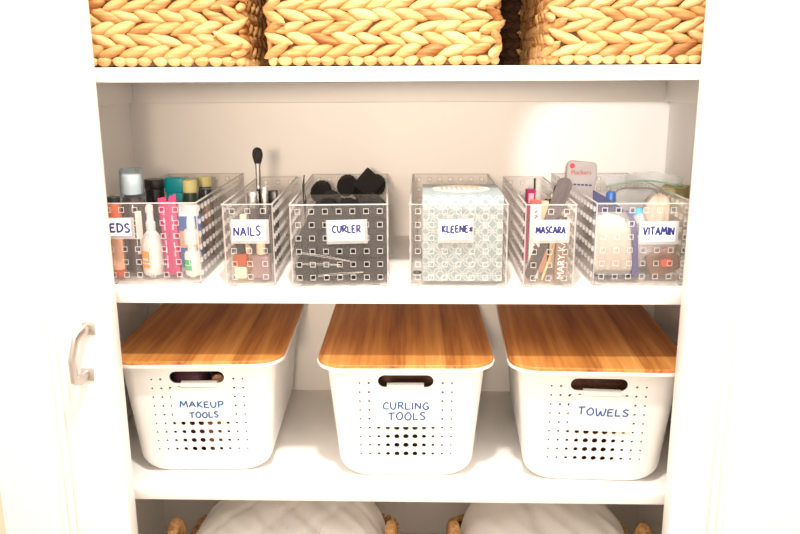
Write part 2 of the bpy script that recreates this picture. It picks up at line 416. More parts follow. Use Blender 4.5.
def woven_basket(label, x0, x1, y0, d, h, seed):
    rnd = random.Random(seed); w = x1 - x0
    t = thing('woven_basket', label, 'basket', ((x0 + x1) / 2, y0 + d / 2, ZT), (0, 0, 0), 'straw baskets on the top shelf')
    core = MB()
    lo = [rrect(w - .016, d - .016, .02, 5, z=.002), rrect(w - .016, d - .016, .02, 5, z=h - .004), rrect(w - .03, d - .03, .015, 5, z=h - .004), rrect(w - .03, d - .03, .015, 5, z=.012)]
    core.loft(lo); obj('basket_lining', core, STRAWIN, t)
    mb = MB(); at, tot = perim(w - .014, d - .014, .024)
    pitch = .0168; nrow = int((h - .016) / pitch)
    for k in range(nrow):
        z = .0225 + k * pitch; n = round(tot / .033); off = rnd.random() * .02 + (.0145 if k % 2 else 0)
        for i in range(n):
            p, a = at(off + i * tot / n + rnd.uniform(-.003, .003))
            tilt = R(21 + rnd.uniform(-6, 6)) * (1 if k % 2 else -1)
            M = Matrix.Translation((p.x, p.y, z + rnd.uniform(-.001, .001))) @ Matrix.Rotation(a + math.pi / 2, 4, 'Z') @ Matrix.Rotation(tilt, 4, 'Y')
            leaf(mb, M, .055 + rnd.uniform(-.006, .008), .0178 + rnd.uniform(-.002, .002), .0165, min(1, max(.02, rnd.gauss(.58, .24))))
    obj('woven_side', mb, STRAW, t, ang=80)
    fo = MB(); n = round(tot / .021)
    for i in range(n):
        p, a = at(i * tot / n + rnd.uniform(-.002, .002))
        M = Matrix.Translation((p.x, p.y, .0082)) @ Matrix.Rotation(a + math.pi / 2, 4, 'Z') @ Matrix.Rotation(R(rnd.uniform(-10, 10)), 4, 'Y')
        leaf(fo, M, .0245, .0155, .014, min(1, max(.1, rnd.gauss(.72, .14))), 7, 8)
    obj('base_band', fo, STRAW, t, ang=80)
    ri = MB(); n = round(tot / .02)
    for i in range(n):
        p, a = at(i * tot / n)
        M = Matrix.Translation((p.x, p.y, h)) @ Matrix.Rotation(a + math.pi / 2, 4, 'Z') @ Matrix.Rotation(R(40), 4, 'Y')
        leaf(ri, M, .03, .015, .02, min(1, max(.1, rnd.gauss(.6, .15))), 6, 7)
    obj('rim_band', ri, STRAW, t, ang=80)
woven_basket('tan woven straw basket beside the left door, above the bin of small bottles', -.553, -.2255, .002, .36, .20, 1)
woven_basket('tan woven straw basket in the middle of the top shelf, the widest of three', -.1955, .1590, .002, .36, .20, 2)
woven_basket('tan woven straw basket against the right wall, over the bin with the zip bag', .2240, .534, .004, .36, .20, 3)

dm = MB(); _rd = random.Random(11)  # guessed basket, added with a darkened weave so the gap looks shaded
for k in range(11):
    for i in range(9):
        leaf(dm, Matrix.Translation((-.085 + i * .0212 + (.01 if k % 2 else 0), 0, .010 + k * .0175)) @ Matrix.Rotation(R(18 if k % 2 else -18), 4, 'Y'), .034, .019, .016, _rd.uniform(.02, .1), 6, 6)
t = thing('woven_basket', 'woven basket added behind the gap right of the middle straw basket, coloured dark as shade', 'basket', (.208, .405, ZT))
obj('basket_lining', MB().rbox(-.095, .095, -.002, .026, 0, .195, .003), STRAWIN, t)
obj('woven_side', dm, mat('gap_shade_weave', (.07, .028, .011), .8, var=.3), t, (0, -.004, .0), ang=80)
# ------------------------------------------------------------------ clear bins
def holed(mb, W, H, nx, nz, mx, mz, hole, T, M):
    """a clear sheet W x H (x, z), thickness T behind y = 0, with nx x nz square holes and raised pale rims"""
    def lines(n, m, tot):
        c = [m + (tot - 2 * m) * i / (n - 1) for i in range(n)]
        return [0] + [v for q in c for v in (q - hole / 2, q + hole / 2)] + [tot], c
    X, cx = lines(nx, mx, W); Z, cz = lines(nz, mz, H)
    V = []; F = []; G = []; I = {}
    for s, y in ((0, 0), (1, T)):
        for i, x in enumerate(X):
            for k, z in enumerate(Z): I[s, i, k] = len(V); V.append((x, y, z))
    hol = lambda i, k: i % 2 == 1 and k % 2 == 1
    for i in range(len(X) - 1):
        for k in range(len(Z) - 1):
            if hol(i, k):
                for (a, b), (c, e) in (((i, k), (i + 1, k)), ((i + 1, k), (i + 1, k + 1)), ((i + 1, k + 1), (i, k + 1)), ((i, k + 1), (i, k))):
                    G.append((I[0, a, b], I[0, c, e], I[1, c, e], I[1, a, b]))
            else:
                for s in (0, 1): F.append((I[s, i, k], I[s, i + 1, k], I[s, i + 1, k + 1], I[s, i, k + 1]))
    a, b = len(X) - 1, len(Z) - 1
    for i in range(a):
        for k in (0, b): G.append((I[0, i, k], I[0, i + 1, k], I[1, i + 1, k], I[1, i, k]))
    for k in range(b):
        for i in (0, a): G.append((I[0, i, k], I[0, i, k + 1], I[1, i, k + 1], I[1, i, k]))
    mb.add(V, F, 0, M); mb.add(V, G, 1, M)
    q = hole / 2; o = q + .0010; e = -.0006
    for x in cx:
        for z in cz:
            V = [(x + sx * r, y, z + sz * r) for y in (0, e) for r in (q, o) for sx, sz in ((-1, -1), (1, -1), (1, 1), (-1, 1))]
            F = [(8 + j, 8 + (j + 1) % 4, 12 + (j + 1) % 4, 12 + j) for j in range(4)] + [(4 + j, 4 + (j + 1) % 4, 12 + (j + 1) % 4, 12 + j) for j in range(4)] + [(j, (j + 1) % 4, 8 + (j + 1) % 4, 8 + j) for j in range(4)]
            mb.add(V, F, 1, M)
BH, HL = .135, .0068
def bin_mesh(W, nx, mx, BD, ny):
    mb = MB(); T = .0022; z0 = .005; H = BH - z0
    holed(mb, W, H, nx, 6, mx, .0115, HL, T, rm((-W / 2, 0, z0)))
    holed(mb, W, H, nx, 6, mx, .0115, HL, T, rm((W / 2, BD, z0), (0, 0, math.pi)))
    L = BD - 2 * T - .0004
    holed(mb, L, H, ny, 6, .013, .0115, HL, T, rm((W / 2, T + .0002, z0), (0, 0, math.pi / 2)))
    holed(mb, L, H, ny, 6, .013, .0115, HL, T, rm((-W / 2, BD - T - .0002, z0), (0, 0, -math.pi / 2)))
    mb.box(-W / 2 + T, W / 2 - T, T, BD - T, z0, z0 + .0022, 0)
    for sx in (-1, 1):
        for y in (.004, BD - .016):
            x = sx * (W / 2 - .009); mb.rbox(x - .006, x + .006, y, y + .012, 0, z0, .001, 1, 1)
    # rim bead round the top
    o = [(-W / 2 - .0006, -.0006), (W / 2 + .0006, -.0006), (W / 2 + .0006, BD + .0006), (-W / 2 - .0006, BD + .0006)]
    i_ = [(-W / 2 + .0024, .0024), (W / 2 - .0024, .0024), (W / 2 - .0024, BD - .0024), (-W / 2 + .0024, BD - .0024)]
    mb.loft([[(x, y, z) for x, y in q] for q, z in ((o, BH - .0015), (o, BH), (i_, BH), (i_, BH - .0015))], False, False, 1)
    mb.box(-W / 2 + .0024, W / 2 - .0024, -.0006, -.0001, BH - .0016, BH - .0002, 1)
    return mb
_wide = bin_mesh(.155, 7, .0130, .400, 17); _narrow = bin_mesh(.080, 3, .0155, .355, 15); _shared = {}
def clear_bin(label, xc, y0, wide, text, card, txt, tilt=0., ink=None, divider=None, rz=0.):
    t = thing('storage_bin', label, 'bin', (xc, y0, ZM), (0, 0, R(rz)), 'clear plastic bins with handwritten labels')
    key = 'w' if wide else 'n'
    if key not in _shared: _shared[key] = obj('tray', _wide if wide else _narrow, [ACRYL, FROST], t, ang=30)
    else:
        o = _shared[key].copy(); COL.objects.link(o); o.parent = t
    cx, cz, cw, ch = card  # centre relative to the bin's base
    sl = obj('label_sleeve', MB().rbox(-cw / 2, cw / 2, -.0026, -.0010, -ch / 2, ch / 2, .0007, 1), SLEEVE, t, (cx, 0, cz), (0, R(tilt), 0))
    ic = obj('label_card', MB().rbox(-cw / 2 + .003, cw / 2 - .0055, -.0031, -.0026, -ch / 2 + .0055, ch / 2 - .0015, .0002, 1), CARD, sl)
    # lettering sits on the card: thing > label_sleeve, label_card, lettering
    ic.parent = t; ic.location = sl.location; ic.rotation_euler = sl.rotation_euler
    x0, x1, z0, z1 = txt
    obj('lettering', lettering([(text, x0, x1, z0, z1, 0)], .00150), ink or INK2, ic, (0, -.0031, 0))['label'] = 'blue handwriting'
    if divider: obj('divider', MB().rbox(-.0747, .0747, divider - .001, divider + .001, .008, .122, .0006, 1), ACRYL, t)
    return t
G0 = ZM
clear_bin('clear bin labelled MEDS full of small bottles, beside the left door', -.3974, .027, True, 'MEDS', (-.0545, .0940, .062, .0355), (-.0235, .0235, -.0055, .0085), 0, rz=2)
clear_bin('narrow clear bin labelled NAILS holding nail polish and a makeup brush', -.2348, .014, False, 'NAILS', (.0029, .0911, .061, .0395), (-.0255, .0165, -.006, .0085), .5, rz=2.5)
clear_bin('clear bin labelled CURLER filled with black hair rollers', -.0901, .012, True, 'CURLER', (.0124, .0912, .0655, .0390), (-.0225, .0215, -.001, .0105), -1.0, divider=.196, rz=2.6)
clear_bin('clear bin labelled KLEENEX holding a pale blue tissue box', .0987, .0137, True, 'KLEENEX', (-.0047, .0925, .057, .0390), (-.0215, .0255, -.002, .0095), -.8)
clear_bin('narrow clear bin labelled MASCARA holding cosmetics and a dark nail file', .2417, .010, False, 'MASCARA', (.0007, .0924, .0582, .0375), (-.0235, .022, -.0025, .008), -.8)
clear_bin('clear bin labelled VITAMIN holding a zip bag and pouches, by the right wall', .3920, .0235, True, 'VITAMIN', (.0216, .0876, .0625, .0375), (-.0245, .0235, -.003, .0095), -.4, rz=1)

# ------------------------------------------------------------------ contents of the bins
FZ = ZM + .0076        # height of a bin's inner floor
def bottle(name, label, cat, x, y, parts, rot=(0, 0, 0), group=None, z=FZ):
    """parts: (part name, profile or callable, material, kwargs)"""
    t = thing(name, label, cat, (x, y, z), rot, group)
    for pn, prof, m, kw in parts:
        mb = MB()
        if callable(prof): prof(mb)
        else: mb.lathe(prof, kw.get('n', 22), sx=kw.get('sx', 1), sy=kw.get('sy', 1))
        o = obj(pn, mb, m, t)
        if 'label' in kw: o['label'] = kw['label']
    return t
SM = 'small bottles and tubes in the first bin'
# -- meds bin
bottle('spray_bottle', 'tall dark bottle with a clear blue cap over a white spray head', 'bottle', -.4465, .097, [
    ('body', [(.0185, 0), (.0205, .002), (.0205, .103), (.0185, .114), (.0165, .121), (.0125, .124)], SMOKE, {}),
    ('spray_head', [(.012, .124), (.0172, .126), (.0172, .140), (.0165, .155), (.015, .157)], WHITEB, {}),
    ('cap', [(.0195, .121), (.0200, .124), (.0195, .163), (.0175, .166), (.0165, .166), (.0185, .162), (.0190, .124), (.0186, .121)], BLUECLR, {'label': 'clear blue cap'}),
    ('front_label', lambda m: m.band(.0206, .030, .100, 22, 52), WHITEB, {}), ('label_print', lambda m: m.band(.0208, .035, .055, 24, 36), SMOKE, {})], group=SM)
bpy.data.objects['spray_bottle'].scale = (1, 1, 1.05)
bottle('jar', 'black lidded jar behind the blue capped bottle', 'jar', -.4600, .245, [
    ('body', [(.016, 0), (.017, .002), (.017, .118), (.0165, .120)], BLACK, {}),
    ('lid', [(.0178, .121), (.0182, .123), (.0182, .136), (.017, .138)], BLACK, {})], group=SM)
bottle('medicine_tube', 'orange red tube at the end of the bin by the door', 'tube', -.4640, .056, [
    ('body', [(.0090, 0), (.0100, .002), (.0100, .10), (.010, .118), (.010, .122)], ORED, {}),
    ('print', lambda m: m.band(.0101, .012, .075, -80, 80), PEACH, {}),
    ('cap', [(.0102, .122), (.0105, .124), (.0105, .131), (.0095, .133)], BLACK, {})], group=SM)
bottle('pump_bottle', 'white lotion bottle with pump nozzle and orange label', 'bottle', -.4106, .070, [
    ('body', [(.0155, 0), (.0175, .003), (.0180, .020), (.0178, .048), (.0165, .058), (.0120, .068), (.0072, .074)], WHITEB, {}),
    ('nozzle', [(.0072, .074), (.0080, .076), (.0080, .088), (.0058, .090), (.0055, .106), (.0062, .107), (.0058, .116), (.003, .118)], WHITEB, {}),
    ('front_label', lambda m: m.band(.0181, .014, .042, -52, 0), ORANGE, {'label': 'orange label'}),
    ('label_print', lambda m: (m.band(.0183, .020, .0225, -52, 0), m.band(.0183, .0265, .030, -40, -8)), WHITEB, {})], group=SM)
t = thing('pink_carton', 'tall magenta carton with torn open top leaning in the bin', 'box', (-.3745, .064, FZ + .0012), (R(-5), R(-2.0), R(6)), SM)
mb = MB(); a, b, h = .0115, .008, .122
lo = [rrect(2 * a, 2 * b, .001, 2, z=0), rrect(2 * a * 1.12, 2 * b, .001, 2, z=h * .6), rrect(2 * a * 1.3, 2 * b * 1.1, .001, 2, z=h), rrect(2 * a * 1.25, 2 * b * 1.02, .0008, 2, z=h), rrect(2 * a * 1.1, 2 * b * .9, .0008, 2, z=h * .7)]
mb.loft(lo); obj('carton', mb, PINK, t)
fm = MB().prism([(-.0150, h), (-.0005, h - .001), (-.002, h + .008), (-.0145, h + .006)], -.0086, -.0080).prism([(.002, h - .001), (.0148, h), (.0150, h + .012), (.004, h + .008)], -.0086, -.0080)
obj('flap', fm, PINK, t)
fm = MB()
for i in range(8): fm.box(-.0085 + (i % 2) * .0006, -.0062, -.0096, -.0078, .012 + i * .0125, .012 + i * .0125 + .0085)
for i in range(5): fm.box(.0052, .0072, -.0098, -.0078, .03 + i * .015, .03 + i * .015 + .009)
obj('print', fm, PINKL, t)
bottle('teal_bottle', 'flat teal bottle with a rounded shoulder at the back of the bin', 'bottle', -.4270, .265, [
    ('body', lambda m: m.rbox(-.0155, .0165, -.009, .009, 0, .112, .004, 3), TEAL, {}),
    ('lid', lambda m: (m.rbox(-.0175, .0175, -.0105, .0105, .110, .139, .003, 3), m.lathe([(.001, .1185), (.0055, .119), (.0055, .129), (.001, .1295)], 14, cx=-.0185, cy=-.004)), TEAL, {})], group=SM)
for x, y, zt, lb in ((-.3946, .250, .1355, 'dark bottle with pale yellow cap beside the teal bottle'), (-.3905, .335, .1315, 'dark bottle with pale yellow cap in the far back corner of the MEDS bin')):
    bottle('vitamin_bottle', lb, 'bottle', x, y, [
        ('body', [(.0125, 0), (.0145, .002), (.0145, .095), (.0125, .105), (.011, .112)], DGREEN if y > .2 else SMOKE, {}),
        ('cap', [(.0118, .112), (.0135, .113), (.0135, zt - .002), (.012, zt)], YELLOW, {'label': 'pale yellow cap'})], group=SM)
bottle('squat_bottle', 'squat black bottle near the bin wall facing NAILS', 'bottle', -.3565, .220, [
    ('body', [(.0085, 0), (.0095, .002), (.0095, .090), (.0085, .096)], BROWNP, {}),
    ('cap', [(.0092, .096), (.0098, .098), (.0098, .121), (.009, .123)], BLACK, {})], group=SM)
bottle('spray_nozzle_bottle', 'white nasal spray bottle with green label at the bin corner', 'bottle', -.3412, .064, [
    ('body', [(.0125, 0), (.0140, .002), (.0140, .036), (.012, .041)], WHITEB, {'sy': .9}),
    ('collar', [(.0080, .041), (.0082, .052), (.0125, .053), (.0132, .056), (.0132, .073), (.011, .077)], WHITEB, {}),
    ('nozzle', [(.0085, .077), (.0075, .080), (.0060, .098), (.0042, .107), (.0025, .108)], WHITEB, {}),
    ('front_label', lambda m: m.band(.01415, .010, .0275, -55, 2, sy=.9), GREEN, {'label': 'green label'}),
    ('label_print', lambda m: m.band(.0143, .018, .0188, -55, 2, sy=.9), WHITEB, {})], group=SM)
t = thing('ointment_box', 'blue and white box with orange base behind the nasal spray', 'box', (-.3690, .150, FZ), (0, 0, R(5)), SM)
obj('carton', MB().rbox(-.020, .020, -.011, .011, 0, .086, .0008, 1), BLUE, t); obj('print', MB().box(-.0203, .0203, -.0113, -.0105, .03, .06), PEACH, t)
obj('lid_flap', MB().prism([(-.018, .086), (.018, .086), (.019, .106), (-.015, .108)], -.0098, -.0092), CARD, t)

# -- nails bin
NB = 'nail polish and brushes in the second bin'
t = thing('makeup_brush', 'makeup brush with black bristles standing tall in the NAILS bin', 'brush', (-.2480, .160, FZ), (R(0), R(.8), 0), NB)
obj('handle', MB().lathe([(.0022, 0), (.0035, .01), (.0042, .08), (.0040, .128), (.0042, .133)], 14), BLACK, t)
obj('ferrule', MB().lathe([(.0043, .131), (.0045, .136), (.0041, .138), (.0042, .1385), (.0043, .168), (.0052, .176)], 16), SILVER, t)
obj('bristles', MB().lathe([(.0050, .174), (.0070, .180), (.0091, .188), (.0093, .193), (.0078, .199), (.0045, .2025), (.001, .2035)], 18, sy=.8), BRISTLE, t)
bottle('silver_capped_bottle', 'wide silver topped tube behind the NAILS card', 'bottle', -.2495, .126, [
    ('body', [(.0085, 0), (.0092, .002), (.0092, .10), (.0088, .104)], SMOKE, {}), ('cap', [(.0094, .104), (.0098, .106), (.0098, .129), (.0090, .131), (.006, .1313)], SILVER, {'label': 'silver cap'})], group=NB)
bottle('silver_tube', 'slim silver lipstick tube beside the brush', 'tube', -.2310, .136, [
    ('body', [(.0058, 0), (.0062, .002), (.0062, .09), (.006, .093)], BLACK, {}), ('cap', [(.0064, .093), (.0066, .095), (.0066, .136), (.006, .138)], SILVER, {'label': 'silver cap'})], group=NB)
bottle('black_tube', 'black capped tube leaning by the wall of the NAILS bin', 'tube', -.2195, .165, [
    ('body', [(.007, 0), (.0075, .002), (.0075, .085)], SMOKE, {}), ('cap', lambda m: m.rbox(-.0085, .0085, -.008, .008, .085, .128, .002, 2), BLACK, {})], rot=(0, R(-1.5), 0), group=NB)
bottle('nail_polish', 'nail polish with orange and cream bottle and grey cap', 'nail polish', -.2556, .042, [
    ('base', lambda m: m.rbox(-.0105, .0105, -.0095, .0095, 0, .021, .004, 3), CREAM, {'label': 'cream lower half'}),
    ('bottle', lambda m: m.rbox(-.0110, .0110, -.0098, .0098, .0212, .042, .003, 3), ORANGECLR, {'label': 'orange glass'}),
    ('cap', [(.0080, .042), (.0086, .043), (.0074, .082), (.0065, .084)], BLACK, {})], group=NB)
bottle('nail_polish', 'square mauve nail polish bottle with cream cap', 'nail polish', -.2225, .045, [
    ('bottle', lambda m: m.rbox(-.0155, .0155, -.0105, .0105, 0, .040, .004, 3), MAUVE, {}),
    ('cap', [(.0070, .040), (.0076, .041), (.0066, .078), (.0058, .080)], CREAM, {'label': 'cream cap'})], group=NB)
bottle('nail_polish', 'peach nail polish behind the orange one, under the NAILS card', 'nail polish', -.2570, .078, [
    ('bottle', lambda m: m.rbox(-.0100, .0100, -.0095, .0095, 0, .045, .004, 3), PEACH, {}),
    ('cap', [(.0062, .045), (.0068, .046), (.0058, .098), (.005, .10)], CREAM, {})], group=NB)
bottle('nail_polish', 'dark red nail polish deep inside the NAILS bin', 'nail polish', -.2520, .215, [
    ('bottle', lambda m: m.rbox(-.0110, .0110, -.0105, .0105, 0, .050, .004, 3), CHOC, {}),
    ('cap', [(.0070, .05), (.0076, .051), (.0066, .10), (.0058, .103)], BLACK, {})], group=NB)

# -- curler bin
rl = MB()
rl.lathe([(.003, -.0275), (.012, -.0282), (.0168, -.029), (.0182, -.0270), (.0182, .0270), (.0168, .029), (.012, .0282), (.003, .0275)], 22, M=rm((0, 0, 0), (R(90), 0, 0)))
for i in range(7):
    for j in range(14):
        a = 2 * math.pi * (j + .5 * (i % 2)) / 14; c = Vector((.0182 * math.cos(a), -.024 + i * .008, .0182 * math.sin(a)))
        rl.box(-.0010, .0010, -.0010, .0010, -.0010, .0010, M=rm(c, (0, -a, 0)))
proto = obj('hair_roller', rl, FOAM)
spots = []; back = []
for z in (.0275, .0650):
    for y in (.0475, .1130, .1740):
        for x in (-.1448, -.1075, -.0702, -.0329): spots.append((x, y, z))
spots += [(-.1265, .1130, .0978), (-.0890, .1130, .0978), (-.1200, .1740, .0990), (-.0830, .1740, .0990)]
for z in (.0275, .0690):
    for y in (.2410, .3050, .3700):
        for x in (-.1448, -.1075, -.0702, -.0329): back.append((x, y, z))
back += [(-.1425, .3150, .1130), (-.0930, .3400, .1210), (-.0360, .3600, .1190), (-.1200, .2460, .1030), (-.0440, .2420, .1000), (-.0640, .3700, .1080)]
rlab = {'f': 'black foam hair roller lying in the front half of the CURLER bin', 'b': 'black foam hair roller piled in the back half of the CURLER bin'}
for n, (x, y, z) in enumerate(spots + back):
    o = proto if n == 0 else proto.copy()
    if n: COL.objects.link(o)
    ca, sa = math.cos(R(2.6)), math.sin(R(2.6)); px, py = x + .0901, y - .012      # turned with the bin
    o.location = (-.0901 + px * ca - py * sa, .012 + px * sa + py * ca, ZM + z); o.rotation_euler = (0, 0, R(2.6))
    tag(o, rlab['f' if n < len(spots) else 'b'], 'hair roller', 'black hair rollers in front' if n < len(spots) else 'black hair rollers at the back')
tag(obj('sponge', MB().rbox(-.0215, .0215, -.007, .007, -.0215, .0215, .002, 2), FOAM, None, (-.0620, .2960, ZM + .1310), (R(-10), R(42), 0)), 'black square sponge tipped on its corner on the hair rollers', 'sponge')
tag(obj('hair_clip', MB().tube([(-.0020, 0, 0), (-.001, 0, .06), (-.001, 0, .125), (-.003, -.001, .148), (-.001, -.002, .166)], [.003, .003, .003, .0022, .0010], 8), BLACK, None, (-.1540, .0775, FZ - .0005), (0, R(1), 0)), 'black hair pin standing upright at the corner of the CURLER bin', 'hair clip')
for x0, z0, x1, z1, lb in ((-.151, .0573, -.074, .0427, 'uppermost of three pale hair grips lying behind the holes of the CURLER bin'), (-.151, .0393, -.090, .0368, 'middle pale hair grip inside the CURLER bin'), (-.126, .0195, -.0536, .0247, 'lowest pale hair grip near the floor of the CURLER bin')):
    p = [(x0, 0, z0), ((x0 + x1) / 2, -.0003, (z0 + z1) / 2 + .0012), (x1, 0, z1), (x1 + .001, 0, z1 - .001), ((x0 + x1) / 2, 0, (z0 + z1) / 2 - .0015), (x0, 0, z0 - .002)]
    tag(obj('hair_grip', MB().tube([(x, y, z) for x, y, z in p], .0007, 6, up=(0, 1, 0)), SILVER, None, (-.0001, .0200, ZM), (0, 0, R(2.6))), lb, 'hair grip', 'hair grips in the curler bin')

# -- tissue box
t = thing('tissue_box', 'pale blue tissue box with white ring pattern inside the KLEENEX bin', 'tissue box', (.1053, .0220, FZ), (0, 0, 0))
obj('carton', MB().rbox(-.0640, .0640, 0, .135, 0, .1396, .0012, 2), CARTON, t)
el = lambda a, b, z, n=28: [(a * math.cos(2 * math.pi * i / n), .0770 + b * math.sin(2 * math.pi * i / n), z) for i in range(n)]
op = obj('opening_flap', MB().loft([el(.0475, .042, .1397), el(.0475, .042, .1401)]), mat('cream_paper', (.88, .74, .62), .6, var=.03), t); op['label'] = 'cream oval opening'
pr = MB()
for i in range(9):
    x = -.034 + i * .0082
    if i == 8: pr.lathe([(.0045, .1401), (.0045, .1403)], 6, cx=.036, cy=.077, sx=.7)
    elif i >= 5:
        for k in range(4): pr.box(x, x + .0068, .060 + k * .009, .0628 + k * .009, .1401, .1403)
    else:
        for k in range(3): pr.box(x, x + .0045, .062 + k * .012, .068 + k * .012, .1401, .1403)
obj('print', pr, SMOKE, op)
tag(obj('tissue_packet', MB().soft(.066, .03, .05, 6, 8), WHITEB, None, (.0977, .25, FZ + .05)), 'white tissue packet behind the pale blue tissue box', 'packet')
tag(obj('hair_tie', MB().tube([(.006 * math.cos(i * .524), .006 * math.sin(i * .524), 0) for i in range(13)], .002, 6), BLACK, None, (.0330, .075, FZ + .002)), 'small black hair tie beside the tissue box', 'hair tie')

# -- mascara bin
MBG = 'cosmetics in the MASCARA bin'
t = thing('lipstick_box', 'hot pink lipstick box at the back left of the MASCARA bin', 'box', (.2301, .180, FZ), (0, R(1), R(4)), MBG)
obj('carton', MB().rbox(-.0078, .0078, -.0078, .0078, 0, .128, .0008, 1), PINK, t); obj('print', MB().box(-.0045, .0045, -.0082, -.0077, .104, .121), PINKL, t)
t = thing('mascara_box', 'white mascara box with red top and dark lettering', 'box', (.2223, .050, FZ), (0, R(.5), R(-4)), MBG)
obj('carton', MB().rbox(-.0085, .0085, -.008, .008, 0, .121, .0007, 1), WHITEB, t)
obj('lid', MB().rbox(-.0087, .0087, -.0082, .0082, .1212, .128, .0008, 1), RED, t)
pm = MB()
for i, (a, b) in enumerate(((.052, .060), (.070, .077), (.086, .093), (.100, .106), (.109, .116))): pm.tube([(-.002, -.0083, a), (.003, -.0083, (a + b) / 2), (-.002, -.0083, b)], .0009, 5, up=(0, 1, 0))
obj('print', pm, SMOKE, t)
t = thing('nail_file', 'dark grey nail file leaning diagonally across the MASCARA bin', 'nail file', (.2130, .0290, FZ + .004), (R(-15), R(22.0), 0), MBG)
ol = [(.0085 * math.cos(a), .0085 * math.sin(a)) for a in [R(180 + 18 * i) for i in range(11)]] + [(.0128 * math.cos(a), .154 + .0128 * math.sin(a)) for a in [R(18 * i) for i in range(11)]]
obj('board', MB().prism([(x, z + .008) for x, z in ol], -.0012, .0012), FILEM, t); 
t = thing('eyeliner_box', 'peach cardboard box behind the mascara box', 'box', (.2430, .090, FZ), (0, 0, R(6)), MBG)
obj('carton', MB().rbox(-.0065, .0065, -.0065, .0065, 0, .120, .0007, 1), PEACH, t)
t = thing('nail_stick', 'thin tan wooden cuticle stick beneath the nail file', 'stick', (.2340, .0290, FZ + .001), (R(-5), R(19), 0), MBG)
obj('stick', MB().lathe([(.0010, 0), (.0022, .006), (.0022, .108), (.001, .114)], 10), TAN, t)
t = thing('lip_tube', 'brown lip gloss tube with pale lettering at the bin corner', 'tube', (.2620, .0290, FZ), (0, R(.5), 0), MBG)
obj('tube', MB().rbox(-.0090, .0090, -.0065, .0065, 0, .068, .002, 2), BROWNP, t); obj('cap', MB().rbox(-.0075, .0075, -.0062, .0062, .068, .104, .002, 2), BLACK, t)
def printed(body, size, m, parent, loc, rot):
    cu = bpy.data.curves.new('print', 'FONT'); cu.body = body; cu.size = size; cu.extrude = .0002; cu.align_x = 'LEFT'
    tmp = bpy.data.objects.new('print_tmp', cu); COL.objects.link(tmp); bpy.context.view_layer.update()
    me = bpy.data.meshes.new_from_object(tmp.evaluated_get(bpy.context.evaluated_depsgraph_get())); bpy.data.objects.remove(tmp)
    me.materials.clear(); me.materials.append(m)
    o = bpy.data.objects.new('print', me); COL.objects.link(o); o.parent = parent; o.location = loc; o.rotation_euler = rot
    return o
printed('MARY KAY', .0155, CARD, t, (.0055, -.0068, .004), (R(90), R(-90), 0))
bottle('concealer_tube', 'cream tube with pale body rising behind the nail file', 'tube', .2660, .120, [
    ('body', lambda m: m.rbox(-.0075, .0075, -.006, .006, 0, .1265, .0015, 2), CREAM, {}), ('applicator', [(.0038, .1265), (.0040, .128), (.0040, .133), (.0025, .140), (.0008, .143)], BLACK, {}),
    ('print', lambda m: (m.box(-.002, -.0008, -.0063, -.006, .098, .120), m.box(.0012, .0024, -.0063, -.006, .098, .120)), SMOKE, {})], group=MBG)
bottle('black_pot', 'short black pot between the peach box and the cream tube', 'pot', .2530, .113, [
    ('body', [(.005, 0), (.0056, .002), (.0056, .098)], SMOKE, {}), ('cap', [(.0056, .098), (.006, .1), (.006, .119), (.005, .121)], BLACK, {})], group=MBG)
bottle('eye_pencil', 'thin dark eye pencil standing behind the pink lipstick box', 'pencil', .2420, .200, [
    ('shaft', [(.001, 0), (.0019, .004), (.0019, .142), (.0017, .1445)], SMOKE, {'n': 10})], group=MBG)

# -- vitamin bin
VG = 'packets in the VITAMIN bin'
def wob(amp, sc, sd):
    def f(v):
        n = noise.noise_vector(v * sc + Vector((sd, sd * 2, 0))); return v + n * amp
    return f
t = thing('floss_packet', 'white packet with red lettering standing behind the nail file', 'packet', (.3500, .360, FZ), (R(2), R(2.5), R(-4)), VG)
obj('packet', MB().soft(.029, .006, .079, 14, 16, M=rm((0, 0, .079)), disp=wob(.0022, 45, 1)), PAPER, t, weld=True)
printed('Plackers', .0120, INKRED, t, (-.0215, -.0088, .133), (R(90), R(-3), 0))
obj('badge', MB().lathe([(.0055, -.001), (.0055, .001)], 6, M=rm((-.020, -.0072, .150), (R(90), 0, 0))), RED, t)
pm = MB()
for i in range(6): pm.box(-.022 + i * .0075, -.0165 + i * .0075, -.0089, -.0078, .112, .115)
obj('small_print', pm, PURPLE, t)
t = thing('cotton_pouch', 'navy pouch with a clear front full of cream cotton swabs', 'pouch', (.3510, .0455, FZ + .003), (R(-13), 0, R(-1)), VG)
sh = [(-.030, 0), (.038, 0), (.0385, .040), (.037, .080), (.030, .100), (.012, .116), (-.012, .132), (-.030, .142)]
obj('back_sheet', MB().prism(sh, .0105, .0125), NAVY, t)
ed = [(.030, .002), (.0395, .002), (.0395, .042), (.0375, .084), (.030, .101), (.024, .108), (.021, .103), (.029, .090), (.0310, .060)]
obj('side_edge', MB().prism(ed, -.008, .0105), PURPLE, t)
pm = MB()
for i in range(7):
    x = -.0265 + i * .0092; h = (.100, .102, .103, .101, .100, .096, .088)[i]
    pm.lathe([(.002, .010), (.0046, .012), (.0050, .020 + .004 * (i % 2)), (.0050, h - .012), (.0044, h - .003), (.002, h)], 12, M=rm((x, .0002 * (i % 3), 0), (0, R((i - 3) * -1.2), 0)))
obj('cotton_swabs', pm, COTTON, t)
obj('clear_front', MB().soft(.032, .0075, .052, 8, 10, M=rm((-.001, 0, .0535))), BAGM, t, weld=True)
t = thing('zip_bag', 'clear zip bag with a green seal puffed up in the VITAMIN bin', 'bag', (.4205, .200, FZ), (R(2), 0, R(1)), VG)
def bagd(v):
    n = noise.noise_vector(v * 28 + Vector((3, 9, 1))); u = (v.z + .063) / .126
    k = 1 - .80 * max(0, u - .45) / .55
    return Vector((v.x * (1 + .06 * u), v.y * k, v.z)) + n * .004
